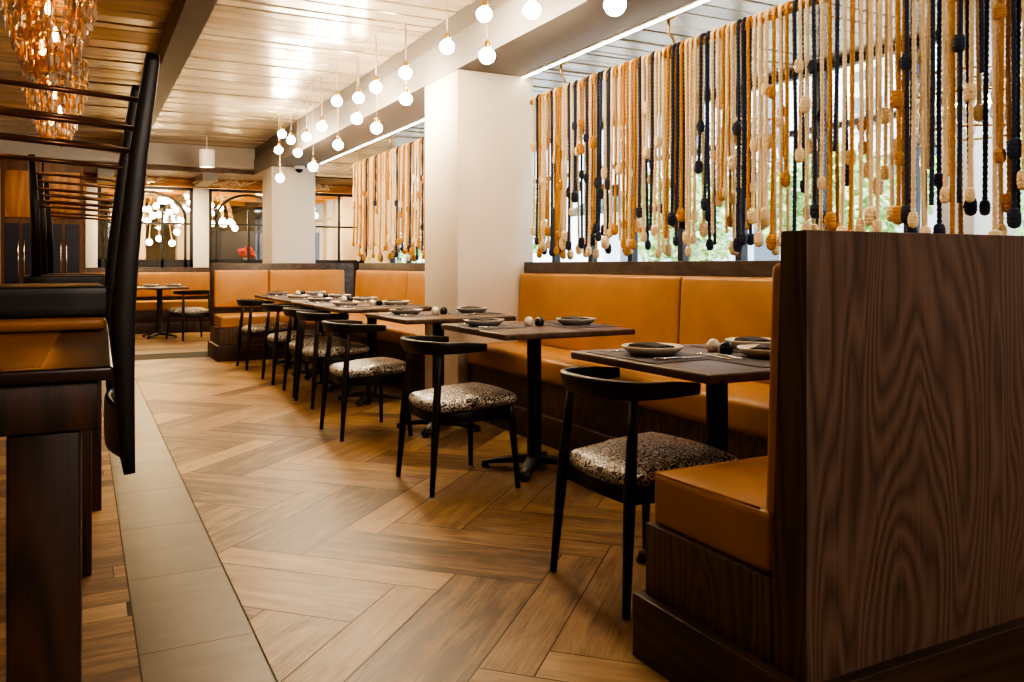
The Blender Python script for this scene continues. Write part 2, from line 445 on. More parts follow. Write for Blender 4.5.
m = MB().box((2.405, -3, 2.734), (2.98, HY, CZ + .05)); struct(m.build('beam_upper', 'dark_taupe'))  # upper part in a darker tone than the lower step
m = MB().box((2.394, -3, 2.48), (2.98, HY, 2.734)); struct(m.build('beam_lower', ['grey_paint', 'dark_taupe']))
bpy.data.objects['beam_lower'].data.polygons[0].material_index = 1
struct(MB().box((.56, -3, 2.67), (.73, HY, CZ - .001)).build('beam', 'beam_steel'))
struct(MB().box((-5, HY, 2.57), (4.6, HY + .15, CZ + .1)).build('trim_1', 'header'))
struct(MB().rbox((2.40, 5.48, 0), (3.02, 6.13, 2.48), .006, 0, 2, 2).build('column', 'plaster'))
struct(MB().box((2.392, 5.472, 0), (3.028, 6.138, .05)).build('baseboard_column', 'walnut_dark'))
struct(MB().rbox((2.40, 12.06, 0), (3.02, 12.75, 2.48), .006, 0, 2, 2).build('column', 'plaster'))
struct(MB().rbox((4.2, 2.78, 0), (4.55, 2.98, 2.5), .006, 0, 2, 2).build('column', 'plaster_white'))
struct(MB().box((-5.1, -3.1, 0), (-5, 22, 3)).build('wall_left', 'plaster'))
struct(MB().box((-5.1, -3.1, 0), (4.75, -3, 3)).build('wall_front', 'plaster'))
struct(MB().box((-5, 22, 0), (4.7, 22.1, 3)).build('wall_back', 'cream_wall'))
struct(MB().box((4.6, HY, 0), (4.75, 22, 3)).build('wall_right', 'cream_wall'))
struct(MB().box((4.6, -3, 0), (4.75, HY, .72)).build('wall_window_base', 'grey_paint'))
struct(MB().box((4.6, -3, 2.5), (4.75, HY, 3)).build('wall_window_head', 'grey_paint'))
struct(MB().box((-5, -3, CZ + .05), (4.75, HY + .1, CZ + .12)).build('ceiling_void', 'dark_taupe'))
struct(MB().box((-5, HY + .15, 2.5), (4.6, 22, 2.57)).build('ceiling_back_room', 'cabinet_dark'))
for i, y in enumerate((14.76, 16.2, 17.6, 19)):
    struct(MB().box((-1, y, 2.37), (4.6, y + .16, 2.499)).build('trim_%d' % (i + 2), 'timber'))
for x in (.2, 1.66, 3.2):
    struct(MB().box((x, HY + .15, 2.38), (x + .22, 22, 2.5)).build('beam_back_room', 'grey_paint'))
# window wall
struct(MB().box((4.6, -3, .72), (4.75, .9, 2.5)).build('wall_haze_block', 'plaster'))  # unseen wall closing off windows, added to cut haze on the partition
ym = [.9, 1.9, 2.7, 3.5, 4.22, 5.03, 5.75, 6.5, 7.2, 7.94, 8.9, 9.8, 10.8, 11.8, 12.6, 13.4]
for i, (a, b) in enumerate(zip(ym[:-1], ym[1:])):
    w = MB()
    for p, q in (((4.63, a, .72), (4.7, a + .035, 2.5)), ((4.63, b - .035, .72), (4.7, b, 2.5)), ((4.63, a, .72), (4.7, b, .8)),
                 ((4.63, a, 2.44), (4.7, b, 2.5)), ((4.64, a, 2.02), (4.69, b, 2.06))):
        w.box(p, q)
    o = struct(w.build('window_%d' % (i + 1), 'steel_black'))
    pn = MB().box((4.66, a + .035, .8), (4.668, b - .035, 2.44)).build('pane', 'pane', o)

# ------------------------------------------------------------------ outside
struct(MB().box((4.75, -30, -.4), (60, 50, -.05)).build('street', 'out_ground'))
def building(label, x, y0, y1, h, aw=True):
    t = thing('building', label, 'building', (x, (y0 + y1) / 2, -.05))
    hw = (y1 - y0) / 2
    MB().box((0, -hw, 0), (6, hw, h)).build('facade', 'out_white', t)
    n = max(2, int((y1 - y0) / 2.6))
    for k in range(n):
        for z in (.9, 4.2):
            if z + 1.6 > h: continue
            yc = -hw + (k + .5) * 2 * hw / n
            f = MB().box((-.06, yc - .55, z), (0, yc + .55, z + 1.5)).build('window', 'out_white', t)
            MB().box((-.075, yc - .45, z + .1), (-.06, yc + .45, z + 1.4)).build('pane', 'out_glass', f)
    if aw:
        MB().add([(0, -hw, 3.6), (0, hw, 3.6), (-1.3, hw, 3.0), (-1.3, -hw, 3.0), (-1.3, hw, 2.75), (-1.3, -hw, 2.75)], [(0, 1, 2, 3), (3, 2, 4, 5)], False).build('awning', 'out_green', t)
    return t
building('white building with dark green awning across the street', 16, 8.5, 24, 9)
building('plain white low building across the street, behind the trees', 18, -8, 7.8, 6.5, False)
def tree(x, y, h, r, label):
    t = thing('tree', label, 'tree', (x, y, -.05), 0, 'street trees outside the windows')
    tr = MB().tube([(0, 0, 0), (.03, .02, h * .35), (-.02, .04, h * .7)], [.11, .085, .05], 8)
    tr.tube([(.02, .02, h * .35), (.4, .3, h * .6)], [.05, .025], 6); tr.tube([(.0, .02, h * .4), (-.35, -.4, h * .62)], [.05, .025], 6)
    tr.build('trunk', 'bark', t)
    c = MB(); rr = random.Random(int(x * 10 + y * 7))
    for k in range(1500):
        while True:
            p = Vector((rr.uniform(-1, 1), rr.uniform(-1, 1), rr.uniform(-1, 1)))
            if .3 < p.length < 1: break
        p = Vector((p.x * r, p.y * r, p.z * r * .95 + h * .66)); s = rr.uniform(.07, .14)
        a = Vector((rr.uniform(-1, 1), rr.uniform(-1, 1), rr.uniform(-.6, .6))).normalized(); b = a.cross(Vector((rr.uniform(-1, 1), rr.uniform(-1, 1), rr.uniform(-1, 1)))).normalized()
        c.add([p - a * s, p + b * s * .5, p + a * s, p - b * s * .5], [(0, 1, 2, 3)], False)
    c.build('crown', 'leaf', t)
tree(9.2, 5.2, 3.4, 1.35, 'bright green street tree seen above the wooden partition')
tree(9.6, 8.6, 3.0, 1.0, 'second street tree from the partition, behind the near ropes')
tree(10.2, 12.6, 3.0, 1.2, 'green street tree behind the ropes beside the front column')
tree(8.8, 18.0, 3.2, 1.4, 'green street tree showing below the farther row of ropes')
tree(8.0, 22.5, 3.2, 1.5, 'farthest street tree, behind the far end of the farther ropes')

# ------------------------------------------------------------------ banquettes
def bench_box(t, name, a, b, mat, bev=.004): return MB().rbox(a, b, bev, 0, 2, 2).build(name, mat, t)
def piping(t, pts, r=.004):
    return MB().tube(pts, r, 6).build('piping', 'leather', t)
# near end booth + tall partition (front faces +Y)
t = thing('banquette', 'short tan leather booth seat against the tall dark wood partition', 'banquette', (2.1, 1.58, 0))
def rel(t, a): return (a[0] - t.location.x, a[1] - t.location.y, a[2] - t.location.z)
def B(t, name, a, b, mat, bev=.004): return bench_box(t, name, rel(t, a), rel(t, b), mat, bev)
def C(t, name, a, b, r=.03, bulge=(0, 0, 0), fn=None, mat='leather'):
    return MB().rbox(rel(t, a), rel(t, b), r, bulge, 8, 4, fn=fn).build(name, mat, t)
# partition panel: profile in YZ with a reclined front, extruded in X
pr = [(1.28, .17), (1.39, .17), (1.355, 1.145), (1.28, 1.145)]
m = MB(); V = [rel(t, (x, y, z)) for x in (1.37, 3.05) for y, z in pr]
m.add(V, [(0, 1, 2, 3), (7, 6, 5, 4), (0, 4, 5, 1), (1, 5, 6, 2), (2, 6, 7, 3), (3, 7, 4, 0)], False)
o = clean(m.build('partition_panel', 'walnut', t))
bv = o.modifiers.new('b', 'BEVEL'); bv.width = .003; bv.segments = 2
B(t, 'plinth', (1.34, 1.25, 0), (3.05, 1.87, .173), 'plinth')
B(t, 'seat_base', (1.37, 1.38, .17), (2.46, 1.85, .365), 'walnut', .0015)
C(t, 'seat_cushion', (1.385, 1.40, .362), (2.46, 1.84, .505), .018, (0, 0, .008))
def lean(p, t=None):
    return p
C(t, 'back_cushion', (1.388, 1.37, .50), (2.86, 1.428, 1.075), .018, (0, .003, 0), fn=lambda p: (p[0], p[1] - (p[2] - .5) * .036, p[2]))
piping(t, [rel(t, (1.39, 1.44, .508)), rel(t, (1.39, 1.832, .503)), rel(t, (2.45, 1.836, .503))], .0035)
# long benches along the window side (front faces -X)
def long_bench(label, y0, y1, seams, px=2.44):
    t = thing('banquette', label, 'banquette', (2.65, (y0 + y1) / 2, 0), 0, 'tan leather benches along the window side')
    B(t, 'plinth', (px, y0, 0), (3.04, y1, .173), 'plinth_y')
    B(t, 'seat_base', (px + .03, y0, .17), (3.04, y1, .365), 'walnut')
    C(t, 'seat_cushion', (px + .015, y0 + .003, .362), (2.92, y1 - .003, .505), .025, (.004, 0, .012))
    ys = [y0] + seams + [y1]
    for a, b in zip(ys[:-1], ys[1:]):
        C(t, 'back_cushion', (2.875, a + .003, .5), (2.95, b - .003, 1.01), .022, (.012, 0, 0), fn=lambda p: (p[0] + (p[2] - .5) * .05 - .012, p[1], p[2]))
    B(t, 'back_panel', (2.93, y0, .36), (3.05, y1, 1.092), 'ledge')
    return t
long_bench('long tan leather bench between the wood partition and front column', 1.875, 5.46, [3.59])
long_bench('long tan leather bench beyond the front white column', 6.15, 9.62, [7.85])
t = thing('banquette', 'tan leather bench across the far end, below the rear column', 'banquette', (2.1, 10.0, 0))
B(t, 'plinth', (1.322, 9.63, 0), (3.05, 10.4, .173), 'plinth')
B(t, 'seat_base', (1.35, 9.66, .17), (3.05, 10.4, .365), 'walnut')
C(t, 'seat_cushion', (1.36, 9.65, .362), (2.9, 10.2, .505), .025, (0, .004, .012))
C(t, 'back_cushion', (1.365, 10.15, .57), (1.99, 10.22, 1.01), .022, (0, .012, 0), fn=lambda p: (p[0], p[1] + (p[2] + .0) * .04, p[2]))
C(t, 'back_cushion', (1.996, 10.15, .57), (2.92, 10.22, 1.01), .022, (0, .012, 0), fn=lambda p: (p[0], p[1] + (p[2] + .0) * .04, p[2]))
B(t, 'back_panel', (1.345, 10.24, .36), (3.05, 10.4, 1.092), 'ledge')
t = thing('banquette', 'low tan leather bench in the farther room under the glazing', 'banquette', (0, 14.4, 0))
B(t, 'plinth', (-3, 14.05, 0), (2.5, 14.75, .17), 'walnut_dark')
B(t, 'seat_base', (-3, 14.08, .17), (2.5, 14.75, .365), 'walnut_dark')
C(t, 'seat_cushion', (-2.99, 14.06, .362), (2.49, 14.5, .505), .025)
C(t, 'back_cushion', (-2.99, 14.48, .56), (-.3, 14.58, .95), .022, (0, .01, 0))
C(t, 'back_cushion', (-.295, 14.48, .56), (2.49, 14.58, .95), .022, (0, .01, 0))
B(t, 'back_panel', (-3, 14.56, .36), (2.5, 14.75, 1.03), 'ledge')

# ------------------------------------------------------------------ dining tables
TW, TD, TZ = .74, .78, .748
NAMES = ['the table nearest the wood partition', 'the second table from the partition', 'the table in front of the white column', 'the fourth table from the partition',
         'the fifth table from the partition', 'the sixth table from the partition', 'the table nearest the far bench', 'the lone table in the farther room']
def make_table(name='dining_table'):
    t = thing(name, '', 'table', (0, 0, 0), 0, 'square dining tables along the bench')
    MB().rbox((-TW / 2, -TD / 2, TZ - .03), (TW / 2, TD / 2, TZ), .008, 0, 3, 3).build('tabletop', 'tabletop', t)
    p = MB().box((-.14, -.14, TZ - .042), (.14, .14, TZ - .03)); p.lathe([(0, .05), (.052, .05), (.052, .06), (.038, .075), (.038, TZ - .06), (.055, TZ - .042), (0, TZ - .042)], (0, 0, 0), 20)
    p.build('pole', 'black_metal', t)
    for k in range(4):
        a = pi / 4 + k * pi / 2 + .1
        f = MB(); d = Vector((cos(a), sin(a), 0)); s = Vector((-sin(a), cos(a), 0))
        pts = [d * .0 + Vector((0, 0, .055)), d * .1 + Vector((0, 0, .05)), d * .2 + Vector((0, 0, .036)), d * .275 + Vector((0, 0, .024))]
        f.sweep(pts, (0, 0, 1), [(.036, .022), (.033, .019), (.029, .013), (.026, .008)], 4, 12)
        o = f.build('foot', 'black_metal', t)
        MB().lathe([(0, 0), (.019, 0), (.02, .008), (.012, .02), (0, .02)], tuple(d * .265), 12).build('glide', 'black_metal', o)
    return t
TP = [(2.0, 2.28), (2.11, 3.82), (2.06, 5.02), (2.03, 6.32), (2.03, 7.13), (2.03, 7.95), (2.03, 8.88), (1.02, 13.3)]
t0 = make_table(); tabs = []
for i, (x, y) in enumerate(TP):
    o = t0 if i == 0 else dup(t0)
    o.location = (x, y, 0)
    o['label'] = ['dark wood square table with place settings beside the tall partition', 'dark wood square table, second from the wood partition',
                  'dark wood square table standing in front of the white column', 'dark wood square table, fourth from the wood partition',
                  'dark wood square table, fifth from the wood partition', 'dark wood square table, sixth from the wood partition',
                  'dark wood square table nearest the far end bench', 'small square table standing in the farther room'][i]
    tabs.append(o)

# ------------------------------------------------------------------ chairs
def make_chair(name='dining_chair'):
    t = thing(name, '', 'chair', (0, 0, 0), 0, 'black elbow chairs in a row')
    # seat pad (front at +x)
    def sh(p):
        x, y, z = p; x -= .03; w = 1.0 + .10 * (x / .22); y2 = y * w
        x2 = x - .03 * (abs(y) / .22) ** 2 * (1 if x > 0 else -.9)
        return (x2 + .03, y2, z + .012 * (x / .22))
    MB().rbox((-.185, -.222, .382), (.265, .222, .438), .03, (.012, .012, .022), 8, 4, fn=sh).build('seat_cushion', 'fabric', t)
    fr = MB()
    for a, b in (((-.165, -.185), (.205, -.212)), ((.205, -.212), (.205, .212)), ((.205, .212), (-.165, .185)), ((-.165, .185), (-.165, -.185))):
        fr.sweep([(a[0], a[1], .355), ((a[0] + b[0]) / 2, (a[1] + b[1]) / 2, .35), (b[0], b[1], .355)], (0, 0, 1), [(.011, .026)] * 3, 5, 12)
    fr.build('seat_frame', 'black_wood', t)
    for s in (-1, 1):
        MB().tube([(.2, s * .225, .40), (.207, s * .232, .33), (.225, s * .262, 0)], [.014, .0185, .0115], 10).build('leg', 'black_wood', t)
    for s in (-1, 1):
        MB().tube([(-.148, s * .184, .665), (-.159, s * .19, .55), (-.173, s * .198, .40), (-.181, s * .203, .30), (-.203, s * .218, 0)], [.013, .0165, .0195, .019, .0115], 10).build('leg', 'black_wood', t)
    pts = []; wh = []; up = []
    for k in range(41):
        q = k / 40 * 2 - 1; aq = abs(q); sg = 1 if q > 0 else -1
        ang = min(aq, .62) / .62 * pi / 2
        x = -.04 - .19 * max(cos(ang), 0) ** .62; y = .216 * sin(ang) ** .9 * sg if ang > 0 else 0
        if aq > .62:
            s_ = (aq - .62) / .38; x += .115 * s_; y = sg * (.216 + .006 * s_)
        e = 1 - aq ** 1.7
        pts.append((x, y, .678 + .004 * e)); wh.append((.008 + .003 * e, .018 + .0155 * e)); up.append((-.32 * cos(ang), .1 * sg * sin(ang), 1))
    MB().sweep(pts, up, wh, 5, 16).build('backrest', 'black_wood', t)
    return t
CP = [(1.665, 2.29), (1.63, 3.785), (1.595, 5.165), (1.71, 6.38), (1.725, 6.95), (1.71, 7.77), (1.675, 8.94)]
c0 = make_chair()
CL = ['black elbow chair with scroll-patterned seat beside the end booth', 'black elbow chair facing the second table from the partition', 'black elbow chair in front of the white column',
      'black elbow chair, fourth along the row from the partition', 'black elbow chair, fifth along the row from the partition', 'black elbow chair, sixth along the row from the partition',
      'black elbow chair farthest along the row, before the far bench']
for i, (x, y) in enumerate(CP):
    o = c0 if i == 0 else dup(c0)
    o.location = (x, y, 0); o['label'] = CL[i]; o.rotation_euler = (0, 0, [0, .02, .03, .05, -.03, .02, .05][i])
o = dup(c0); o.location = (1.4, 12.75, 0); o.rotation_euler = (0, 0, 1.9); o['label'] = 'black chair with pale seat in the farther room'
del o['group']
tabs[7]['group'] = ''; del tabs[7]['group']

# ------------------------------------------------------------------ place settings
def plate_mb(r=.11):
    return MB().lathe([(0, .004), (r * .5, .004), (r * .62, .0), (r * .66, .0), (r * .9, .019), (r, .031), (r * .985, .034), (r * .88, .024), (r * .64, .0105), (0, .010)], (0, 0, 0), 36)
protos = {}
def put(kind, mat, mb, loc, rz, label, cat, group):
    key = (kind, mat)
    if key not in protos:
        o = mb().build(kind, mat); protos[key] = o
    else:
        o = protos[key].copy(); COL.objects.link(o)
    o.location = loc; o.rotation_euler = (0, 0, rz); return tag(o, label, cat, group)
def napkin_mb():
    m = MB()
    def wav(p): return (p[0], p[1] + .003 * sin(p[0] * 50), p[2] + .002 * sin(p[0] * 45 + 1) + .002 * cos(p[1] * 60))
    m.rbox((-.083, -.048, 0), (.083, .048, .009), .004, (0, 0, .002), 10, 2, fn=wav)
    m.rbox((-.07, -.04, .008), (.078, .044, .015), .003, (0, 0, .002), 10, 2, fn=wav); return m
def mat_mb(): return MB().rbox((-.15, -.2, 0), (.15, .2, .003), .0014, 0, 3, 2)
def fork_mb():
    m = MB(); m.sweep([(-.1, 0, .004), (-.04, 0, .003), (.02, 0, .006), (.045, 0, .006)], (0, 0, 1), [(.0055, .0014), (.004, .0014), (.0026, .0018), (.010, .0012)], 3, 8)
    m.sweep([(.043, 0, .006), (.055, 0, .004)], (0, 0, 1), [(.0105, .0012), (.0115, .001)], 4, 8)
    for k in range(4): m.tube([(.054, -.0095 + k * .0063, .004), (.078, -.009 + k * .006, .003), (.1, -.0085 + k * .0057, .006)], [.0019, .0016, .001], 5)
    return m
def knife_mb():
    m = MB(); m.sweep([(-.11, 0, .005), (-.05, 0, .005), (-.005, 0, .005)], (0, 0, 1), [(.0075, .004), (.0065, .0035), (.005, .003)], 2.5, 10)
    m.sweep([(-.006, 0, .004), (.02, .002, .004), (.08, .002, .004), (.115, -.004, .004)], (0, 0, 1), [(.006, .0012), (.010, .001), (.0095, .0008), (.002, .0006)], 3, 8); return m
def shaker_mb():
    return MB().lathe([(0, 0), (.017, 0), (.023, .006), (.026, .02), (.024, .033), (.016, .044), (.006, .049), (0, .05)], (0, 0, 0), 18)
def setting(ti, x, y, ori, who, grey=False, mat=True, cut=True, nap=True):
    """ori: direction the diner sits (+1 = diner at -X side, -1 = bench side)"""
    tx, ty = TP[ti]; z = TZ; T = NAMES[ti]
    if mat: put('placemat', 'placemat', mat_mb, (x, y, z), 0, 'slate placemat on %s, %s' % (T, who), 'placemat', 'slate placemats'); z += .003
    put('dinner_plate', 'ceramic_grey' if grey else 'ceramic', plate_mb, (x, y, z), 0, ('%s plate on %s, %s' % ('grey' if grey else 'cream', T, who)), 'plate', 'plates laid on the tables')
    if nap: put('napkin', 'napkin', napkin_mb, (x, y, z + .0235), radians(90 if ori else 0) + random.uniform(-.3, .3), 'charcoal napkin on the plate of %s, %s' % (T, who), 'napkin', 'folded napkins on plates')
    if cut:
        put('fork', 'chrome', fork_mb, (x + .01 * ori, y + .145 * ori, z), 0 if ori > 0 else pi, 'steel fork on %s, %s' % (T, who), 'fork', 'forks beside the plates')
        put('knife', 'chrome', knife_mb, (x + .01 * ori, y - .15 * ori, z), 0 if ori > 0 else pi, 'steel knife on %s, %s' % (T, who), 'knife', 'knives beside the plates')
def shakers(ti, x, y):
    bx, by = (x + .045, y - .035) if ti else (x - .015, y - .085)
    put('salt_shaker', 'ceramic', shaker_mb, (x, y, TZ), 0, 'white round salt shaker on ' + NAMES[ti], 'salt shaker', 'white shakers on the tables')
    put('pepper_shaker', 'ceramic_black', shaker_mb, (bx, by, TZ), 0, 'black round pepper shaker on ' + NAMES[ti], 'pepper shaker', 'black shakers on the tables')
# nearest table: three settings
setting(0, 1.80, 2.39, 1, 'chair side')
setting(0, 2.29, 2.40, -1, 'bench side', cut=False)
put('placemat', 'placemat', mat_mb, (2.09, 2.09, TZ), pi / 2, 'slate placemat on the nearest table, edge by the end booth', 'placemat', 'slate placemats')
put('dinner_plate', 'ceramic', plate_mb, (2.12, 2.15, TZ + .003), 0, 'cream plate on the nearest table, closest to the end booth', 'plate', 'plates laid on the tables')
put('napkin', 'napkin', napkin_mb, (2.12, 2.15, TZ + .0265), .5, 'charcoal napkin on the plate closest to the end booth', 'napkin', 'folded napkins on plates')
put('fork', 'chrome', fork_mb, (1.945, 2.235, TZ + .003), pi * .47, 'steel fork by the end booth, left of its pair', 'fork', 'forks beside the plates')
put('fork', 'chrome', fork_mb, (1.985, 2.2, TZ + .003), pi * .46, 'steel fork by the end booth, right of its pair', 'fork', 'forks beside the plates')
shakers(0, 2.075, 2.385)
setting(1, 1.87, 3.93, 1, 'chair side', True); setting(1, 2.355, 3.80, -1, 'bench side', True); shakers(1, 2.10, 3.86)
setting(2, 1.86, 5.08, 1, 'chair side', True); setting(2, 2.315, 5.05, -1, 'bench side', True); shakers(2, 2.055, 5.06)
for k in (3, 4, 5, 6):
    x, y = TP[k]; setting(k, x - .2, y + .02, 1, 'chair side', k % 2 == 0, True, True); setting(k, x + .2, y, -1, 'bench side', False, True, True); shakers(k, x + .02, y + .05)
setting(7, .9, 13.25, 1, 'left side', False, True, False); setting(7, 1.2, 13.25, -1, 'right side', False, True, False)

# ------------------------------------------------------------------ pendant bulbs along the beam
BULB = [(282, 134), (278.6, 150), (280, 178), (291, 140), (297.8, 152.6), (306.6, 137), (313, 166.5), (321.8, 126.3), (337, 101), (338, 144.8),
        (358.5, 97.8), (357, 118.6), (375.8, 87), (376.5, 128), (405.4, 72.7), (405.9, 98.9), (447, 46.5), (484.2, 14), (487, 55.7), (532, 10), (615, 4.6)]
def ray(u, v): return (F * sin(TH) + (u - 512) * cos(TH), F * cos(TH) - (u - 512) * sin(TH), 265 - v)
def pendant(px, py, pz, label):
    t = thing('pendant_bulb', label, 'pendant light', (px, py, CZ - .008), 0, 'globe bulbs hung along the beam')
    L = CZ - .008 - pz
    c = MB(); sw = random.uniform(.05, .12)
    c.tube([(0, 0, -L + .1), (0, 0, -L * .5), (0, 0, -.02), (0, .03, -.012), (-sw * .5, .16, -.05), (-sw, .34, -.008)], .0035, 6)
    c.build('cord', 'cord', t)
    s = MB().lathe([(0, .085), (.012, .085), (.017, .075), (.018, .045), (.015, .038), (0, .038)], (0, 0, -L), 14)
    s.tube([(.016, 0, -L + .06), (.034, 0, -L + .06)], .005, 6); s.build('socket', 'brass', t)
    b = MB().lathe([(0, -.047), (.02, -.0425), (.036, -.03), (.045, -.013), (.047, 0), (.045, .013), (.036, .027), (.022, .037), (.014, .044), (0, .046)], (0, 0, -L), 20)
    b.build('bulb', 'bulb', t); return t
blist = []
for (u, v) in BULB:
    r = ray(u, v); X = 2.08 + random.uniform(-.08, .08)
    k = X / r[0]; blist.append((X, r[1] * k, H + r[2] * k))
blist.sort(key=lambda p: abs(p[1] - 5.0) if 0 else p[1])
for i, p in enumerate(blist):
    near = i < 10
    lab = 'glowing globe bulb on cord, %s %s along the beam' % (ORD[i if near else len(blist) - 1 - i], 'from the near end' if near else 'from the rear column end')
    pendant(*p, lab)
for Xc, y0, y1, lb in ((2.93, -2.5, 5.47, 'white LED light strip under the soffit, nearer length'), (2.93, 6.14, 11.4, 'white LED light strip under the soffit beyond the front column')):
    t = thing('light_strip', lb, 'light strip', (Xc, (y0 + y1) / 2, 2.48)); h_ = (y1 - y0) / 2
    MB().box((-.02, -h_, -.008), (.02, h_, 0)).build('channel', 'lamp_white', t); MB().box((-.013, -h_, -.012), (.013, h_, -.008)).build('diffuser', 'led', t)
# white cylinder pendant and camera dome
t = thing('pendant_lamp', 'white cylinder pendant lamp hanging before the grey header', 'pendant light', (1.555, 12.3, CZ - .005))
MB().tube([(0, 0, 0), (0, 0, -.2)], .006, 6).build('cord', 'lamp_white', t)
MB().lathe([(0, -.2), (.1, -.2), (.105, -.205), (.105, -.44), (.1, -.445), (.094, -.44), (.094, -.40), (0, -.40)], (0, 0, 0), 24).build('lamp_shade', 'lamp_white', t)
MB().lathe([(0, -.43), (.09, -.43), (.09, -.425), (0, -.425)], (0, 0, 0), 20).build('diffuser', 'led', t)
t = thing('security_camera', 'small white dome camera under the soffit before the rear column', 'security camera', (2.75, 11.9, 2.48))
MB().lathe([(0, 0), (.075, 0), (.075, -.035), (.06, -.045), (0, -.045)], (0, 0, 0), 20).build('housing', 'lamp_white', t)
MB().lathe([(.055, -.045), (.05, -.07), (.03, -.09), (0, -.098)], (0, 0, 0), 18).build('dome', 'ceramic_black', t)

# ------------------------------------------------------------------ rope curtains
RX, RZ_, RR = 3.0, 2.29, .022
def rod(y0, y1, hooks, label):
    t = thing('curtain_rod', label, 'curtain rod', (RX, (y0 + y1) / 2, RZ_)); c = (y0 + y1) / 2
    MB().tube([(0, y0 - c, 0), (0, y1 - c, 0)], RR, 14).build('pole', 'rod', t)
    for hy in hooks:
        h = MB(); top = 2.5 - RZ_
        h.lathe([(0, top), (.05, top), (.05, top - .012), (.02, top - .02), (0, top - .02)], (0, hy - c, 0), 14)
        h.tube([(0, hy - c, top - .015), (0, hy - c, .12), (.03, hy - c, .09), (.045, hy - c, .04), (.04, hy - c, -.005), (.0, hy - c, -.034), (-.03, hy - c, -.022), (-.042, hy - c, .0)], .008, 8)
        h.build('hook', 'brass', t)
    return t
rod(.7, 5.46, [5.04, 3.83, 2.6, 1.4], 'bamboo rod carrying the nearer row of knotted ropes')
rod(6.2, 10.2, [6.5, 7.5, 8.7, 9.95], 'bamboo rod carrying the row of ropes beyond the column')
def rope_tube(mb, path, R, pitch, step, n=8):
    # resample then sweep a twisted three-lobed section
    P = [Vector(p) for p in path]; out = []; acc = 0.0
    for a, b in zip(P[:-1], P[1:]):
        L = (b - a).length; k = max(1, int(L / step))
        for i in range(k): out.append(a + (b - a) * (i / k))
    out.append(P[-1]); V = []; Fc = []; up = Vector((0, 1, 0)); s = 0
    for i, p in enumerate(out):
        t = (out[min(i + 1, len(out) - 1)] - out[max(i - 1, 0)]).normalized()
        a = (up - t * up.dot(t)); a = a.normalized() if a.length > 1e-5 else Vector((0, 1, 0)); up = a; c = t.cross(a)
        if i: s += (p - out[i - 1]).length
        th = 2 * pi * s / pitch
        for k in range(n):
            g = 2 * pi * k / n; r = R * (.84 + .2 * cos(2 * (g - th)))
            V.append(p + (a * cos(g) + c * sin(g)) * r)
    for i in range(len(out) - 1):
        for k in range(n):
            k2 = (k + 1) % n; Fc.append((i * n + k, i * n + k2, (i + 1) * n + k2, (i + 1) * n + k))
    Fc += [tuple(reversed(range(n))), tuple(range((len(out) - 1) * n, len(out) * n))]
    mb.add(V, Fc, True)
def knot_mb(c, s, rr, w=1.0):
    m = MB(); prof = [(0, -.052 * s)]; K = 22
    for i in range(K + 1):
        q = i / K * 2 - 1; r = (.027 * w * s) * (1 - abs(q) ** 3.2) ** .5 * (1 + .06 * cos(q * 17)) + .001
        prof.append((r, q * .046 * s))
    prof.append((0, .052 * s)); m.lathe(prof, c, 12)
    ax = rr.uniform(0, pi); L = Vector((cos(ax), sin(ax), 0)) * .02 * s
    cv = Vector(c); m.tube([cv - L + Vector((0, 0, -.03 * s)), cv + L * .6 + Vector((-L.y, L.x, 0)) * 1.1, cv + L + Vector((0, 0, .03 * s))], [.008 * s, .011 * s, .008 * s], 7)
    return m
rr = random.Random(11)
def rope(y, colr, row, label, group, step, n):
    t = thing('hanging_rope', label, 'rope', (RX, y, RZ_), 0, group)
    R = .0108; a = RR + R * .9
    zb = []
    for k in range(2):
        q = rr.random()
        zb.append(1.12 + .2 * rr.random() if q < (.62 if y < 5.6 else .9) else (1.3 + .3 * rr.random() if q < .9 else 1.6 + .25 * rr.random()))
    sway = [rr.uniform(-.013, .013) for _ in range(4)]
    path = [(-a + sway[0] * .5 - .01, -.012 + sway[1], zb[0] - RZ_), (-a, -.009 + sway[1] * .5, (zb[0] - RZ_) * .5), (-a, -.008, -.03)]
    for k in range(0, 9):
        g = pi - k * pi / 8; path.append((a * cos(g), -.008 + .016 * k / 8, a * sin(g)))
    path += [(a, .008, -.03), (a, .009 + sway[2] * .5, (zb[1] - RZ_) * .5), (a + sway[3] * .5 + .01, .012 + sway[2], zb[1] - RZ_)]
    m = MB(); rope_tube(m, path, R, .03, step, n); m.build('strand', colr + '_rope', t)
    ks = []
    for e, zz in ((path[0], zb[0]), (path[-1], zb[1])):
        if rr.random() < .9: ks.append((e[0], e[1], e[2] + .02))
    for _ in range(rr.choice((0, 0, 1, 1, 2))):
        e = path[rr.choice((0, -1))]; f = rr.uniform(.3, .85); ks.append((e[0] * (f if f > .6 else .9), e[1] * f, e[2] * f))
    for k in ks: knot_mb(k, rr.uniform(.62, .92), rr).build('knot', colr + '_rope', t)
pat = ['cream', 'navy', 'cream', 'mustard', 'cream', 'mustard', 'navy', 'cream', 'mustard', 'navy', 'cream']
def row(y0, y1, pitch, where, group, step, n, pat=pat):
    y = y1; cnt = {'cream': 0, 'navy': 0, 'mustard': 0}; k = 0
    while y > y0:
        c = pat[k % len(pat)] if rr.random() < .75 else rr.choice(pat)
        cnt[c] += 1
        rope(y, c, k, 'knotted %s rope, %s %s one %s' % (c, ordn(cnt[c] - 1), c, where), '%s ropes %s' % (c, group), step, n)
        y -= pitch * rr.uniform(.8, 1.2); k += 1
row(1.05, 5.38, .0415, 'counted from the front column', 'on the nearer rod', .009, 6)
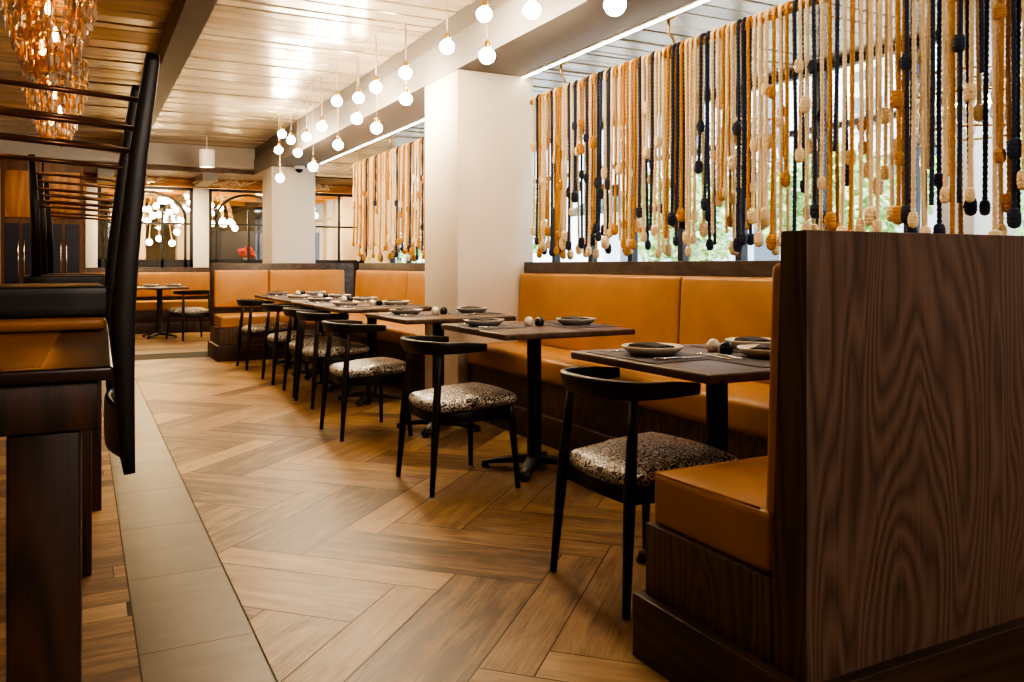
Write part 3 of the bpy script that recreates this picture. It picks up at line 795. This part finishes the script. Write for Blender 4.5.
row(6.9, 9.98, .064, 'counted from the far end of the farther rod', 'on the farther rod', .03, 6, ['cream', 'mustard', 'navy', 'mustard', 'cream', 'mustard', 'cream', 'mustard', 'navy', 'mustard', 'cream'])

# ------------------------------------------------------------------ crystal chandeliers
def chandelier(loc, prof, zs, label, n_out=26, group='tapered crystal chandeliers', core='amber_bulb', cmat=('crystal', 'crystal_amber', 'crystal_clear'), ceil_z=CZ):
    t = thing('chandelier', label, 'chandelier', loc, 0, group); rc = random.Random(int(loc[1] * 100))
    fr = MB(); fr.tube([(0, 0, ceil_z - loc[2]), (0, 0, prof[0][1] - .02)], .01, 8); fr.lathe([(0, ceil_z - loc[2]), (.07, ceil_z - loc[2]), (.06, ceil_z - loc[2] - .03), (0, ceil_z - loc[2] - .03)], (0, 0, 0), 16)
    for r, z in prof:
        ring = [(r * cos(2 * pi * k / 24), r * sin(2 * pi * k / 24), z) for k in range(25)]; fr.tube(ring, .006, 6)
    for k in range(4): fr.tube([(r * cos(k * pi / 2), r * sin(k * pi / 2), z) for r, z in prof], .004, 5)
    for k in range(4): fr.tube([(0, 0, prof[0][1]), (prof[0][0] * cos(k * pi / 2), prof[0][0] * sin(k * pi / 2), prof[0][1])], .005, 5)
    fr.build('frame', 'brass', t)
    def rad(z):
        for (r0, z0), (r1, z1) in zip(prof[:-1], prof[1:]):
            if z1 <= z <= z0: return r0 + (r1 - r0) * (z0 - z) / (z0 - z1)
        return prof[-1][0]
    for ringk, sc in ((0, 1.0), (1, .62)):
        nn = n_out if ringk == 0 else n_out // 2
        for k in range(nn):
            a = 2 * pi * k / nn + rc.uniform(-.05, .05); m = MB(); z = prof[0][1] - .01
            while z > prof[-1][1] + rc.uniform(0, .05):
                h = rc.uniform(.03, .045); w = rc.uniform(.009, .013); r = rad(z) * sc
                c = Vector((r * cos(a), r * sin(a), z - h)); g = rc.uniform(0, pi)
                P = [c + Vector((0, 0, h))] + [c + Vector((w * cos(g + q * pi / 2), w * sin(g + q * pi / 2), h * .35)) for q in range(4)] + \
                    [c + Vector((w * cos(g + q * pi / 2), w * sin(g + q * pi / 2), -h * .45)) for q in range(4)] + [c + Vector((0, 0, -h))]
                Fq = [(0, 1 + q, 1 + (q + 1) % 4) for q in range(4)] + [(1 + q, 5 + q, 5 + (q + 1) % 4, 1 + (q + 1) % 4) for q in range(4)] + [(9, 5 + (q + 1) % 4, 5 + q) for q in range(4)]
                m.add(P, Fq, False); z -= h * 2 + .004
            if m.v: m.build('crystal_strand', cmat[0] if len(cmat) == 1 else (cmat[1] if ringk else cmat[(0, 2, 0, 2, 1)[rc.randrange(5)]]), t)
    for (x, y, z) in zs:
        MB().lathe([(0, -.03), (.012, -.025), (.017, 0), (.012, .025), (.004, .05), (0, .055)], (x, y, z), 10).build('bulb', core, t)
    return t
PR = [(.23, .66), (.235, .45), (.17, .22), (.085, .02)]
ZB = [(.06, 0, .5), (-.05, .05, .5), (0, -.06, .36), (.03, .03, .24), (-.03, -.02, .15)]
chandelier((-.16, 5.15, 2.08), PR, ZB, 'amber crystal chandelier nearer of the two over the upturned stools')
chandelier((-.19, 7.7, 2.08), PR, ZB, 'amber crystal chandelier farther of the two over the upturned stools')
PD = [(.25, .28), (.26, .18), (.24, .02)]
ZD = [(.1, 0, .15), (-.1, 0, .15), (0, .1, .15), (0, -.1, .15)]
chandelier((3.75, 2.52, 1.68), PD, ZD, 'crystal drum chandelier behind the ropes in front of the window column', 30, 'crystal drums in the window aisle', 'far_bulb', ('crystal_clear',), 2.5)
chandelier((3.75, 4.02, 1.68), PD, ZD, 'crystal drum chandelier behind the ropes, farther along the window aisle', 30, 'crystal drums in the window aisle', 'far_bulb', ('crystal_clear',), 2.5)

# ------------------------------------------------------------------ counter tables with upturned stools
BZ = .914
def counter(loc, rz, w, d, label):
    t = thing('counter_table', label, 'table', loc, rz, 'dark counter tables on the plank floor')   # origin at near right corner
    MB().rbox((-w, 0, BZ - .022), (0, d, BZ), .005, 0, 4, 3).build('tabletop', 'bar_top', t)
    MB().box((-w + .1, .03, BZ - .004), (-.1, d - .03, BZ + .0008)).build('inlay_panel', 'amber', t)
    MB().rbox((-w + .02, .02, BZ - .1), (-.02, d - .02, BZ - .022), .004, 0, 2, 2).build('apron', 'bar_dark', t)
    for x in (-.145, -w + .03):
        for y in (.03, d - .14):
            MB().rbox((x, y, 0), (x + .1, y + .1, BZ - .1), .006, 0, 2, 2).build('leg', 'bar_dark', t)
    return t
counter((.043, 1.42, 0), -radians(1.0), 1.0, 1.92, 'dark counter table holding one upturned stool, amber inlaid top')
counter((.12, 4.0, 0), -radians(1.0), 1.0, 2.3, 'dark counter table farther back holding two upturned stools')
def make_stool(name='counter_stool'):
    t = thing(name, '', 'stool', (0, 0, 0), 0, 'upturned stools on the counter tables')    # already upside down, origin on the table top
    MB().rbox((-.2, -.205, 0), (.165, .205, .034), .015, (0, 0, 0), 6, 3).build('seat_cushion', 'leather_amber', t)
    MB().rbox((-.2, -.21, .034), (.168, .21, .105), .006, 0, 4, 2).build('seat_frame', 'black_wood', t)
    for s in (-1, 1):
        MB().sweep([(-.15, s * .19, .1), (-.155, s * .19, .4), (-.17, s * .19, .66)], (1, 0, 0), [(.016, .02), (.0145, .018), (.011, .014)], 5, 12).build('leg', 'black_wood', t)
    for s in (-1, 1):
        P = [(.214, s * .205, -.345), (.209, s * .205, -.3), (.202, s * .205, -.12), (.2, s * .205, .03), (.208, s * .205, .16), (.233, s * .205, .42), (.264, s * .205, .65), (.266, s * .205, .668)]
        MB().sweep(P, (1, 0, 0), [(.014, .013), (.016, .017), (.018, .023), (.018, .0265), (.018, .0255), (.016, .021), (.014, .018), (.011, .0145)], 5, 14).build('leg', 'black_wood', t)
    m = MB()
    pts = [(.208 - .03 * (1 - (y / .205) ** 2), y, -.25) for y in [-.205 + .041 * k for k in range(11)]]
    m.sweep(pts, (0, 0, 1), [(.009, .065)] * 11, 4, 12); m.build('backrest', 'black_wood', t)
    for z in (.43, .485, .555):
        for s in (-1, 1):
            MB().tube([(-.162, s * .195, z + .022), (.225 + (z - .42) * .1, s * .195, z)], .0065, 8).build('stretcher', 'copper', t)
    return t
s0 = make_stool()
for i, (x, y, rz, lb) in enumerate([(-.118, 2.395, radians(1.5), 'black stool upturned on the nearest counter table, back hanging over its edge'),
                                    (-.045, 4.58, radians(3), 'black stool upturned on the farther counter table, nearer of its two'),
                                    (-.03, 5.5, radians(-3), 'black stool upturned on the farther counter table, farther of its two')]):
    o = s0 if i == 0 else dup(s0)
    o.location = (x, y, BZ + .001); o.rotation_euler = (0, 0, rz); o['label'] = lb

# ------------------------------------------------------------------ far left joinery and farther room
def cupboard(x0, x1, label):
    t = thing('tall_cupboard', label, 'cupboard', ((x0 + x1) / 2, 13.35, 0), 0, 'wooden cupboards at the far left'); w = (x1 - x0) / 2
    MB().box((-w, -.2, 0), (w, .3, 2.5)).build('carcass', 'cabinet_dark', t)
    MB().rbox((-w + .05, -.225, 1.72), (w - .05, -.2, 2.36), .006, 0, 2, 2).build('door_panel', 'cabinet', t)
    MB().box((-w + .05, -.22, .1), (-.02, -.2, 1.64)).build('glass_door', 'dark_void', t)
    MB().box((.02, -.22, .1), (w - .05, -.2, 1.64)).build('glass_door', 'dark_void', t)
    for s in (-1, 1): MB().tube([(s * .035, -.23, .9), (s * .035, -.23, 1.4)], .008, 6).build('handle', 'chrome', t)
cupboard(-.47, .02, 'honey wood cupboard with dark doors beside the white pillar')
cupboard(-.98, -.49, 'honey wood cupboard behind the upturned stools, second from the pillar')
for x0, x1 in ((.05, .22), (1.65, 1.9)):
    struct(MB().rbox((x0, 14.765, 0), (x1, 15.0, 2.5), .005, 0, 2, 2).build('column', 'plaster_white'))
def glazed(i, x0, x1, arch, z0=1.03):
    w = MB(); y0, y1 = 14.78, 14.83
    for p, q in (((x0, y0, z0), (x1, y1, z0 + .13)), ((x0, y0, z0), (x0 + .05, y1, 2.36)), ((x1 - .05, y0, z0), (x1, y1, 2.36)), ((x0, y0, 2.31), (x1, y1, 2.36)), ((x0, y0 + .01, 1.74), (x1, y1 - .01, 1.77))): w.box(p, q)
    n = max(1, round((x1 - x0) / .55))
    for k in range(1, n): xx = x0 + (x1 - x0) * k / n; w.box((xx - .018, y0, z0), (xx + .018, y1, 2.36 if not arch else 2.0))
    if arch:
        c = (x0 + x1) / 2; r = (x1 - x0) / 2 - .12
        w.tube([(c + r * cos(a), y0 + .02, 1.85 + .42 * sin(a)) for a in [pi * k / 16 for k in range(17)]], .022, 6)
        for s in (-1, 1): w.box((c + s * r - .02, y0, z0), (c + s * r + .02, y1, 1.86))
    o = struct(w.build('window_%d' % i, 'steel_black'))
    MB().box((x0 + .05, y0 + .02, z0 + .13), (x1 - .05, y0 + .026, 2.31)).build('pane', 'pane_in', o)
glazed(21, .22, 1.65, True); glazed(22, 1.9, 3.2, True); glazed(23, 3.2, 4.6, False)
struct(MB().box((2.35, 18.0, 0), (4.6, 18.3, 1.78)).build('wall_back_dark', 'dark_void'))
struct(MB().box((2.5, 14.75, 0), (4.6, 14.9, 1.03)).build('wall_partition_base', 'walnut_dark'))
struct(MB().box((-5, 13.65, 0), (-.98, 13.75, 2.43)).build('wall_far_left', 'cream_wall'))
for x0, x1 in ((.5, 1.15), (1.75, 2.3)):
    struct(MB().box((x0, 18.4, 0), (x1, 18.8, 2.43)).build('wall_back_pier', 'cream_wall'))
rb = random.Random(5)
def globes(x, y, n, label, w=.45, z0=1.75, z1=2.28):
    t = thing('globe_chandelier', label, 'chandelier', (x, y, 2.43), 0, 'globe chandeliers in the back room')
    fr = MB(); fr.tube([(0, 0, 0), (0, 0, -.2)], .012, 6); pos = []
    for k in range(n):
        a = k * 2.4; r = w * sqrt((k + .5) / n); z = -2.43 + rb.uniform(z0, z1); p = (r * cos(a), r * sin(a), z); pos.append(p)
        fr.tube([(0, 0, -.18), (p[0] * .6, p[1] * .6, -.16), (p[0], p[1], z + .06)], .006, 5)
    fr.build('frame', 'brass', t)
    for p in pos: MB().ball(p, .055, 12, 8).build('bulb', 'far_bulb', t)
globes(1.12, 15.7, 18, 'cluster of glowing globes behind the arched glazing, beside the dark stool', .42, 1.45, 2.25)
globes(2.2, 15.9, 12, 'cluster of glowing globes between the white pillar and rear column', .4, 1.75, 2.2)
globes(3.7, 16.2, 12, 'cluster of glowing globes right of the rear column', .5, 1.7, 2.2)
BC = [(.75, 14.1, 'pale twisted branches under the back ceiling, above the lone small table'), (2.05, 14.1, 'pale twisted branches under the back ceiling, left of the rear column'),
      (3.45, 14.1, 'pale twisted branches under the back ceiling, right of the rear column'), (1.0, 16.9, 'pale twisted branches behind the arched glazing left of the white pillar'),
      (2.4, 16.9, 'pale twisted branches behind the glazing right of the white pillar')]
for k, (x, y, lb) in enumerate(BC):
    m = MB(); rk = random.Random(k)
    for q in range(11):
        a = rk.uniform(-.6, .6) if q % 2 else rk.uniform(.4, 1.2); c = Vector((rk.uniform(-.25, .25), rk.uniform(-.3, .3), rk.uniform(-.07, -.03))); d = Vector((cos(a), sin(a) * .5, 0)) * rk.uniform(.2, .34)
        m.tube([c - d + Vector((0, 0, -.04)), c - d * .4 + Vector((0, 0, .02)), c + d * .3 + Vector((0, 0, -.05)), c + d + Vector((0, 0, .03))], [.012, .016, .014, .008], 6)
    o = m.build('branch_canopy', 'branch', None, (x, y, 2.455)); tag(o, lb, 'branches', 'branches under the back ceiling')
t = thing('flower_bouquet', 'red flower bouquet in a vase behind the glazing, beside the rear column', 'flowers', (2.62, 15.4, 0))
MB().lathe([(0, 0), (.16, 0), (.16, .03), (.04, .06), (.04, .86), (.2, .9), (.2, .93), (0, .93)], (0, 0, 0), 16).build('stand', 'steel_black', t)
MB().lathe([(0, .93), (.05, .93), (.08, 1.02), (.05, 1.15), (.06, 1.2)], (0, 0, 0), 14).build('vase', 'ceramic', t)
fm = MB()
for q in range(22):
    a = q * 2.4; r = .13 * sqrt(q / 22); fm.ball((r * cos(a), r * sin(a), 1.3 - r * .5 + .04 * (q % 3)), .045, 8, 6)
fm.build('petals', 'red', t)

# ------------------------------------------------------------------ lights
WARM = (1, .74, .46)
def area(loc, size, power, col=WARM, rot=(0, 0, 0), sy=None):  # area lamps added as fill, no fixtures modelled
    d = bpy.data.lights.new('fill_area', 'AREA'); d.energy = power; d.color = col; d.size = size
    if sy: d.shape = 'RECTANGLE'; d.size_y = sy
    o = bpy.data.objects.new('fill_area', d); COL.objects.link(o); o.location = loc; o.rotation_euler = rot; return o
def fill_spot(loc, power, ang=1.6, col=WARM, rot=(0, 0, 0)):  # spot lamps added without fixtures
    d = bpy.data.lights.new('fill_spot', 'SPOT'); d.energy = power; d.color = col; d.spot_size = ang; d.spot_blend = .7; d.shadow_soft_size = .08
    o = bpy.data.objects.new('fill_spot', d); COL.objects.link(o); o.location = loc; o.rotation_euler = rot; return o
for y, p in ((5.0, 8), (7.2, 12), (9.4, 12), (11.6, 9)): area((1.2, y, 2.85), .5, p)  # added fill under the main ceiling
for y, p in ((1.6, 10), (4.0, 14), (6.4, 15), (9.6, 10)): area((-1.8, y, 2.85), .6, p)  # added fill over the plank floor side
area((1.3, -2.3, 2.4), .9, 62, (1, .86, .74), (radians(66), 0, radians(-8)))  # added front fill behind the camera, tilted at the partition
for y in (2.3, 3.9, 5.2, 6.6, 8.2): fill_spot((2.15, y, 2.7), 22, 1.5)  # added spots that brighten the tables and benches
for y in (2.0, 4.5, 7.5): area((3.8, y, 2.46), .6, 16, (.9, .95, 1))  # added cool fill to brighten the window aisle
for x, y in ((.9, 17.5), (3.2, 17.5), (1, 14.2), (3.2, 14.2)): area((x, y, 2.36), .8, 48, (1, .74, .42))  # added fill for the farther room
area((-2.4, 12.4, 2.5), 1.0, 22); area((-.3, 12.3, 2.6), .6, 8)  # added fill for the far left corner
for x in (.9, 2.2, 3.6): area((x, 15.6, 1.5), 1.6, 22, (1, .66, .28), (pi, 0, 0))  # added fill pointing up, washes the back room ceiling
wd = bpy.data.worlds.new('sky'); SC.world = wd; wd.use_nodes = True
n = wd.node_tree.nodes; l = wd.node_tree.links; bg = n['Background']
sk = n.new('ShaderNodeTexSky'); sk.sky_type = 'HOSEK_WILKIE'; sk.turbidity = 4; sk.sun_direction = Vector((-.5, -.3, .8)).normalized(); sk.ground_albedo = .5
mx = mixc(n, l, .55, sk.outputs[0], (.85, .92, 1.0)); l.new(mx, bg.inputs[0]); bg.inputs[1].default_value = 5
sd = bpy.data.lights.new('sun', 'SUN'); sd.energy = 7; sd.angle = .02; so = bpy.data.objects.new('sun', sd); COL.objects.link(so); so.rotation_euler = (radians(25), radians(-38), 0)

SC.view_settings.view_transform = 'AgX'
try: SC.view_settings.look = 'AgX - High Contrast'
except Exception: pass
SC.view_settings.exposure = 0.42
cy = SC.cycles; cy.use_denoising = True; cy.sample_clamp_indirect = 6; cy.max_bounces = 8; cy.caustics_reflective = False; cy.caustics_refractive = False
cy.transparent_max_bounces = 12
